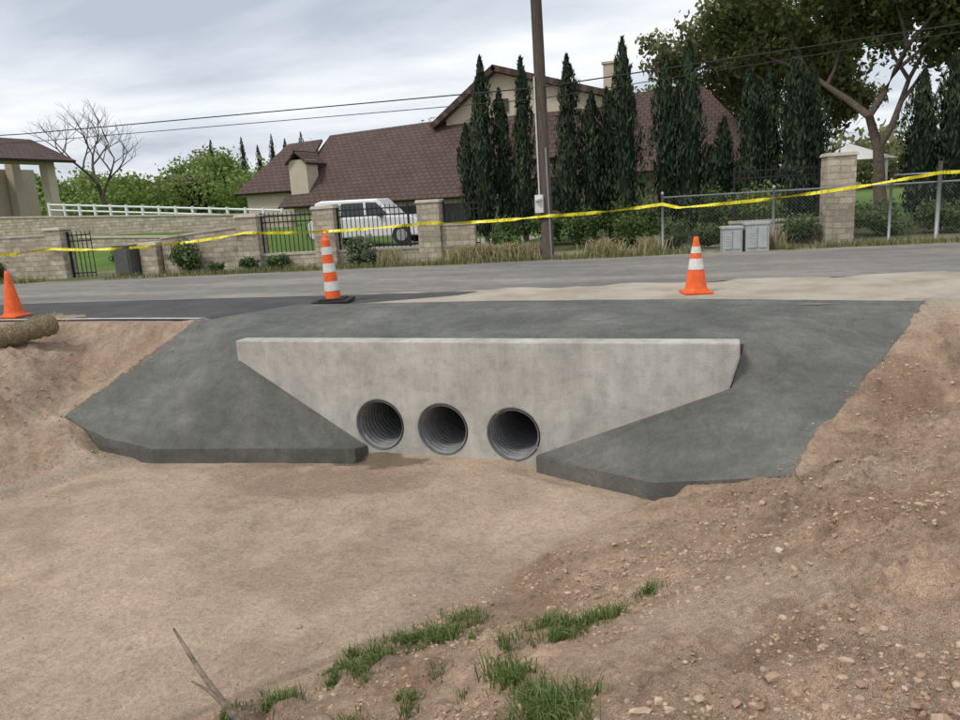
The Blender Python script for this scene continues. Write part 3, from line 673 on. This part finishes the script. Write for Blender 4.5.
o=blades('loose_straw',Q,.03+.06*RS.rand(1500),sm,2.0,.003); o.parent=we
# ------------------------------------------------------------------ stick
mb=MB(); mb.tube([(-1.95,2.42,-1.10),(-2.1,2.6,-1.11),(-2.25,2.72,-1.11),(-2.42,2.82,-1.09),(-2.55,2.88,-1.05),(-2.8,3.02,-1.0),(-2.98,3.12,-.93),(-3.12,3.2,-.88)],[.026,.025,.023,.020,.020,.015,.012,.007],8)
mb.tube([(-2.55,2.88,-1.06),(-2.66,2.9,-1.0),(-2.78,2.92,-.98)],[.013,.010,.005],5)
mb.tube([(-2.25,2.72,-1.13),(-2.2,2.8,-1.05),(-2.22,2.86,-1.0)],[.013,.010,.005],5)
mb.done('fallen_branch',simple('dead_wood',(.20,.155,.12),.9,var=.55,scale=14),None,True)
# ------------------------------------------------------------------ buildings
stu=simple('stucco',(.52,.455,.36),.9,var=.08,scale=2,bump=.005)
rf=NT('roof_tiles',.75,0,.3)
def rooftex(t):
    b=t.n.new('ShaderNodeTexBrick'); t.l.new(t.tc.outputs['UV'],b.inputs['Vector']); b.inputs['Scale'].default_value=1
    b.inputs['Brick Width'].default_value=.36; b.inputs['Row Height'].default_value=.30; b.inputs['Mortar Size'].default_value=.025; b.inputs['Mortar Smooth'].default_value=.9
    b.inputs['Color1'].default_value=(.095,.062,.052,1); b.inputs['Color2'].default_value=(.112,.072,.060,1); b.inputs['Mortar'].default_value=(.058,.038,.033,1)
    c=t.mix(b.outputs[0],t.ramp(t.noise(1.2,5),[(.3,.8),(.7,1.2)]),.8,'MULTIPLY'); t.col(c)
    i=t.n.new('ShaderNodeMath'); i.operation='SUBTRACT'; i.inputs[0].default_value=1; t.l.new(b.outputs['Fac'],i.inputs[1]); t.bump(i.outputs[0],.03)
rooftex(rf)
def roofpoly(name,pts,parent,th=.14):
    P=[Vector(p) for p in pts]; n=(P[1]-P[0]).cross(P[-1]-P[0]).normalized()
    if n.z<0: n=-n
    u=(P[1]-P[0]).normalized(); w=n.cross(u)
    k=len(P); V=[p for p in P]+[p-n*th for p in P]
    F=[tuple(range(k)),tuple(reversed(range(k,2*k)))]+[(i,k+i,k+(i+1)%k,(i+1)%k) for i in range(k)]
    o=mesh(name,V,F,rf.m,parent); uv=o.data.uv_layers.new(name='UVMap')
    for l in o.data.loops:
        p=Vector(V[l.vertex_index])-P[0]; uv.data[l.index].uv=(p.dot(u),p.dot(w))
    return o
glass=simple('window_glass',(.03,.035,.04),.15,spec=.6)
trim=simple('brown_trim',(.07,.045,.035),.7)
def win(mb_g,mb_t,x,y,z,w,h):
    mb_g.box((x,y-.02,z),(w,.06,h)); 
    for dx in(-w/2-.04,w/2+.04,0): mb_t.box((x+dx,y-.045,z),(.07,.08,h+.14))
    for dz in(-h/2-.04,h/2+.04): mb_t.box((x,y-.047,z+dz),(w+.16,.09,.07))
e=empty('stucco_house',(0,0,0))
mb=MB(); mb.box((-17.2,41.3,.3),(11.4,9.2,3.0)); mb.done('front_wing_walls',stu,e)
roofpoly('front_roof',[(-23.6,36.2,1.72),(-11.5,36.2,1.72),(-11.5,41.3,6.15),(-22.8,41.3,5.75)],e)
roofpoly('back_roof',[(-11.5,46.4,1.72),(-23.6,46.4,1.72),(-22.8,41.3,5.75),(-11.5,41.3,6.15)],e)
mb=MB(); mb.poly([(-22.9,36.7,1.7),(-22.9,45.9,1.7),(-22.6,41.3,5.6)]); mb.done('gable_end',stu,e)
mb=MB(); mb.box((-24.9,39.5,1.4),(3.0,4,3.2)); mb.box((-22.6,37.6,2.9),(1.1,1.2,2.6)); mb.done('side_wing_walls',stu,e)
roofpoly('side_roof',[(-26.9,37.0,2.6),(-22.9,37.0,2.6),(-22.9,40.5,5.5),(-25.2,40.5,5.4)],e)
roofpoly('dormer_roof_l',[(-23.3,36.8,4.0),(-23.3,39,4.0),(-22.6,39,4.7),(-22.6,36.8,4.7)],e,.08)
roofpoly('dormer_roof_r',[(-21.9,36.8,4.0),(-21.9,39,4.0),(-22.6,39,4.7),(-22.6,36.8,4.7)],e,.08)
mb=MB(); mb.box((-6.6,44.6,1.5),(15,7.4,4)); mb.done('main_walls',stu,e)
mb=MB(); mb.poly([(-15.2,40.8,2),(-6.4,40.8,2),(-6.4,40.8,6.3),(-12.2,40.8,8.1),(-15.2,40.8,6.2)]); mb.done('gable_wall',stu,e)
roofpoly('gable_roof_left',[(-16.0,40.2,5.7),(-16.0,47,5.7),(-12.2,47,8.45),(-12.2,40.2,8.45)],e,.3)
roofpoly('gable_roof_right',[(-5.4,40.2,6.35),(-5.4,47,6.35),(-12.2,47,8.45),(-12.2,40.2,8.45)],e,.3)
roofpoly('gable_skirt_roof',[(-14.5,39.0,3.4),(-5.5,39.0,3.4),(-5.5,41,6.1),(-13.6,41,6.1)],e)
roofpoly('main_front_roof',[(-13,38.2,2.4),(1.9,38.2,2.4),(-1.6,44,6.75),(-12,44,6.75)],e)
roofpoly('main_hip_roof',[(1.9,38.2,2.4),(1.9,49.8,2.4),(-1.6,44,6.75)],e)
roofpoly('main_rear_roof',[(1.9,49.8,2.4),(-13,49.8,2.4),(-12,44,6.75),(-1.6,44,6.75)],e)
mb=MB(); mb.box((-6.3,42.6,7.0),(.75,.7,2.3)); mb.box((-6.3,42.6,8.2),(.9,.85,.12)); mb.done('chimney',stu,e,bevel=.01)
mg=MB(); mt=MB()
for x in (-21,-18.6,-16,-13.6): win(mg,mt,x,36.68,.75,1.2,1.1)
win(mg,mt,-12,40.78,6.4,.7,.5)
for x in(-9,-6,-3,-.5): win(mg,mt,x,40.88,1.4,1.1,1.2)
mg.done('window_glass',glass,e); mt.done('window_trim',trim,e)
# pavilion building on the left
e=empty('stucco_pavilion',(-5.5,0,.15)); mb=MB()
for x in (-32.0,-34.6): 
    mb.box((x,30.2,2.9),(.55,.55,4.4)); mb.box((x,34.5,2.9),(.55,.55,4.4)); mb.box((x,30.2,5.0),(.75,.75,.12))
mb.box((-33.3,30.2,4.85),(2.05,.5,.5)); mb.box((-39,33.5,2.6),(8,5.5,4.2)); mb.box((-32.0,32.3,4.95),(.5,3.7,.4))
mb.done('walls_and_columns',stu,e)
mb=MB(); mb.poly([(-32.0+.28,29.9,5.14),(-34.9,29.9,5.14),(-34.9,29.9,6.0),(-33.2,29.9,6.1)]); mb.done('gable',stu,e)
roofpoly('roof_right',[(-30.9,29.4,4.95),(-30.9,35.6,4.95),(-33.4,35.0,6.3),(-33.4,29.4,6.3)],e,.16)
roofpoly('roof_front',[(-44,29.2,5.0),(-34.9,29.2,5.0),(-33.4,32.4,6.5),(-44,32.4,6.5)],e,.16)
roofpoly('lower_roof',[(-44,27.6,3.7),(-35.6,27.6,3.7),(-35.6,30.6,4.7),(-44,30.6,4.7)],e,.16)
mb=MB(); 
for x in(-35.8,-38.5,-41.5): mb.box((x,28,2.6),(.35,.35,2.0))
mb.done('porch_columns',stu,e)
mg=MB(); mg.box((-37.3,30.72,2.7),(2,.06,1.6)); mg.done('glass',glass,e)
mb=MB(); 
for i in range(60): mb.box((-44+.15*i,27.3,2.2),(.02,.02,.9))
mb.box((-39.6,27.3,2.65),(8.9,.05,.05)); mb.done('railing',iron,e)
e=empty('garden_gazebo',(4.6,36,0)); mb=MB()
for dx in(-1.2,1.2):
    for dy in(-1.2,1.2): mb.box((dx,dy,1.1),(.12,.12,2.2))
mb.done('posts',wh,e); mb=MB()
b=[(-1.5,-1.5,2.2),(1.5,-1.5,2.2),(1.5,1.5,2.2),(-1.5,1.5,2.2)]; 
for i in range(4): mb.poly([b[i],b[(i+1)%4],(0,0,2.9)])
mb.done('canopy',wh,e)
# ------------------------------------------------------------------ parked SUV
e=empty('parked_car',(-13.1,26.5,.05)); e.rotation_euler=(0,0,.1)
pw=simple('car_white_paint',(.66,.67,.68),.25,var=.03,spec=.6)
def extr(prof,w0,w1,zs,name,mat,bev=.03):
    n=len(prof); V=[]
    for s in(-1,1):
        for x,z in prof: 
            w=np.interp(z,[zs[0],zs[1]],[w0,w1]); V.append((x,s*w/2,z))
    F=[tuple(range(n)),tuple(reversed(range(n,2*n)))]+[(i,n+i,n+(i+1)%n,(i+1)%n) for i in range(n)]
    o=mesh(name,V,F,mat,e); m=o.modifiers.new('b','BEVEL'); m.width=bev; m.segments=3; m.limit_method='ANGLE'; return o
extr([(-2.3,.45),(-2.32,.9),(-2.2,1.08),(1.8,1.05),(2.1,.9),(2.2,.5),(2.1,.32),(-2.2,.32)],1.85,1.85,(0,1),'body',pw,.06)
extr([(-2.2,1.0),(-2.05,1.66),(-1.8,1.74),(.45,1.72),(1.15,1.0)],1.72,1.35,(1.05,1.75),'cabin',pw,.05)
for s in(-1,1):
    for q in ([(-2.0,1.12),(-1.82,1.56),(-1.1,1.6),(-1.05,1.12)],[(-.97,1.12),(-.97,1.6),(-.1,1.6),(-.05,1.12)],[(.04,1.12),(0,1.6),(.42,1.58),(.9,1.12)]):
        V=[(x,s*(np.interp(z,[1.05,1.75],[1.72,1.35])/2+.012),z) for x,z in q]; mesh('window',V,[(0,1,2,3)],glass,e)
mb=MB()
for x in(-1.4,1.4):
    for s in(-.84,.84): mb.tube([(x,s-.11,.36),(x,s+.11,.36)],.36,24)
mb.done('tyres',rub,e); mb=MB()
for x in(-1.4,1.4):
    for s in(-.85,.85): mb.tube([(x,s-.12,.36),(x,s+.12,.36)],.22,16)
mb.done('rims',gv,e)
mb=MB(); mb.box((-2.3,-.75,.85),(.06,.2,.3)); mb.box((-2.3,.75,.85),(.06,.2,.3)); mb.done('tail_lights',simple('tail_red',(.4,.02,.02),.3),e)
mb=MB(); mb.box((2.16,0,.55),(.1,1.7,.16)); mb.box((-2.32,0,.5),(.1,1.7,.16)); mb.box((.65,-.98,1.12),(.16,.16,.12)); mb.done('bumpers',rub,e)
# ------------------------------------------------------------------ world, sun
w=bpy.data.worlds.new('World'); scene.world=w; w.use_nodes=True; n=w.node_tree.nodes; l=w.node_tree.links
bg=n['Background']; sky=n.new('ShaderNodeTexSky'); sky.sky_type='NISHITA'; sky.sun_disc=False
EL=radians(52); AZ=radians(215)
sky.sun_elevation=EL; sky.sun_rotation=AZ; sky.air_density=1.2; sky.dust_density=2
tc=n.new('ShaderNodeTexCoord'); sp=n.new('ShaderNodeSeparateXYZ'); l.new(tc.outputs['Generated'],sp.inputs[0])
zz=n.new('ShaderNodeMath'); zz.operation='MAXIMUM'; zz.inputs[1].default_value=0; l.new(sp.outputs[2],zz.inputs[0])
za=n.new('ShaderNodeMath'); za.operation='ADD'; za.inputs[1].default_value=.16; l.new(zz.outputs[0],za.inputs[0])
def dv(a):
    m=n.new('ShaderNodeMath'); m.operation='DIVIDE'; l.new(a,m.inputs[0]); l.new(za.outputs[0],m.inputs[1]); return m.outputs[0]
cb=n.new('ShaderNodeCombineXYZ'); l.new(dv(sp.outputs[0]),cb.inputs[0]); l.new(dv(sp.outputs[1]),cb.inputs[1])
mp=n.new('ShaderNodeMapping'); mp.inputs['Scale'].default_value=(.6,1.0,1); mp.inputs['Location'].default_value=(3.1,1.7,0); l.new(cb.outputs[0],mp.inputs[0])
no=n.new('ShaderNodeTexNoise'); no.inputs['Scale'].default_value=1.0; no.inputs['Detail'].default_value=6; no.inputs['Roughness'].default_value=.52; no.inputs['Distortion'].default_value=.3; l.new(mp.outputs[0],no.inputs['Vector'])
rp=n.new('ShaderNodeValToRGB'); E=rp.color_ramp.elements; E[0].position=.36; E[0].color=(.45,.50,.58,1); E[1].position=.66; E[1].color=(.98,.98,.98,1); q=E.new(.5); q.color=(.67,.715,.775,1)
l.new(no.outputs['Fac'],rp.inputs[0])
sc=n.new('ShaderNodeVectorMath'); sc.operation='SCALE'; sc.inputs[3].default_value=12.0; l.new(rp.outputs[0],sc.inputs[0])
mx=n.new('ShaderNodeMix'); mx.data_type='RGBA'; mx.inputs[0].default_value=.92; l.new(sky.outputs[0],mx.inputs[6]); l.new(sc.outputs[0],mx.inputs[7])
l.new(mx.outputs[2],bg.inputs[0]); bg.inputs[1].default_value=.1
sl=bpy.data.lights.new('sun','SUN'); sl.energy=1.8; sl.angle=radians(12); sl.color=(1,.93,.84); so=bpy.data.objects.new('sun',sl); col.objects.link(so)
dirn=Vector((sin(AZ)*cos(EL),cos(AZ)*cos(EL),sin(EL))); so.rotation_euler=dirn.to_track_quat('Z','Y').to_euler(); so.location=dirn*50
# ------------------------------------------------------------------ camera
th=atan(160/750.0);ro=radians(3.4);ps=radians(19)
def W(x,y,z): return Vector((x*cos(ps)-y*sin(ps),x*sin(ps)+y*cos(ps),z))
R=W(cos(ro),-sin(ro)*sin(th),-sin(ro)*cos(th)); U=W(sin(ro),cos(ro)*sin(th),cos(ro)*cos(th)); B=-W(0,cos(th),-sin(th))
M=Matrix(((R.x,U.x,B.x,0),(R.y,U.y,B.y,0),(R.z,U.z,B.z,1.5),(0,0,0,1)))
cd=bpy.data.cameras.new('camera'); cam=bpy.data.objects.new('camera',cd); col.objects.link(cam); cam.matrix_world=M
cd.sensor_width=36; cd.lens=36*750/960; cd.clip_end=3000; cd.clip_start=.05
scene.camera=cam
scene.view_settings.view_transform='Standard'; scene.view_settings.look='None'; scene.view_settings.exposure=0
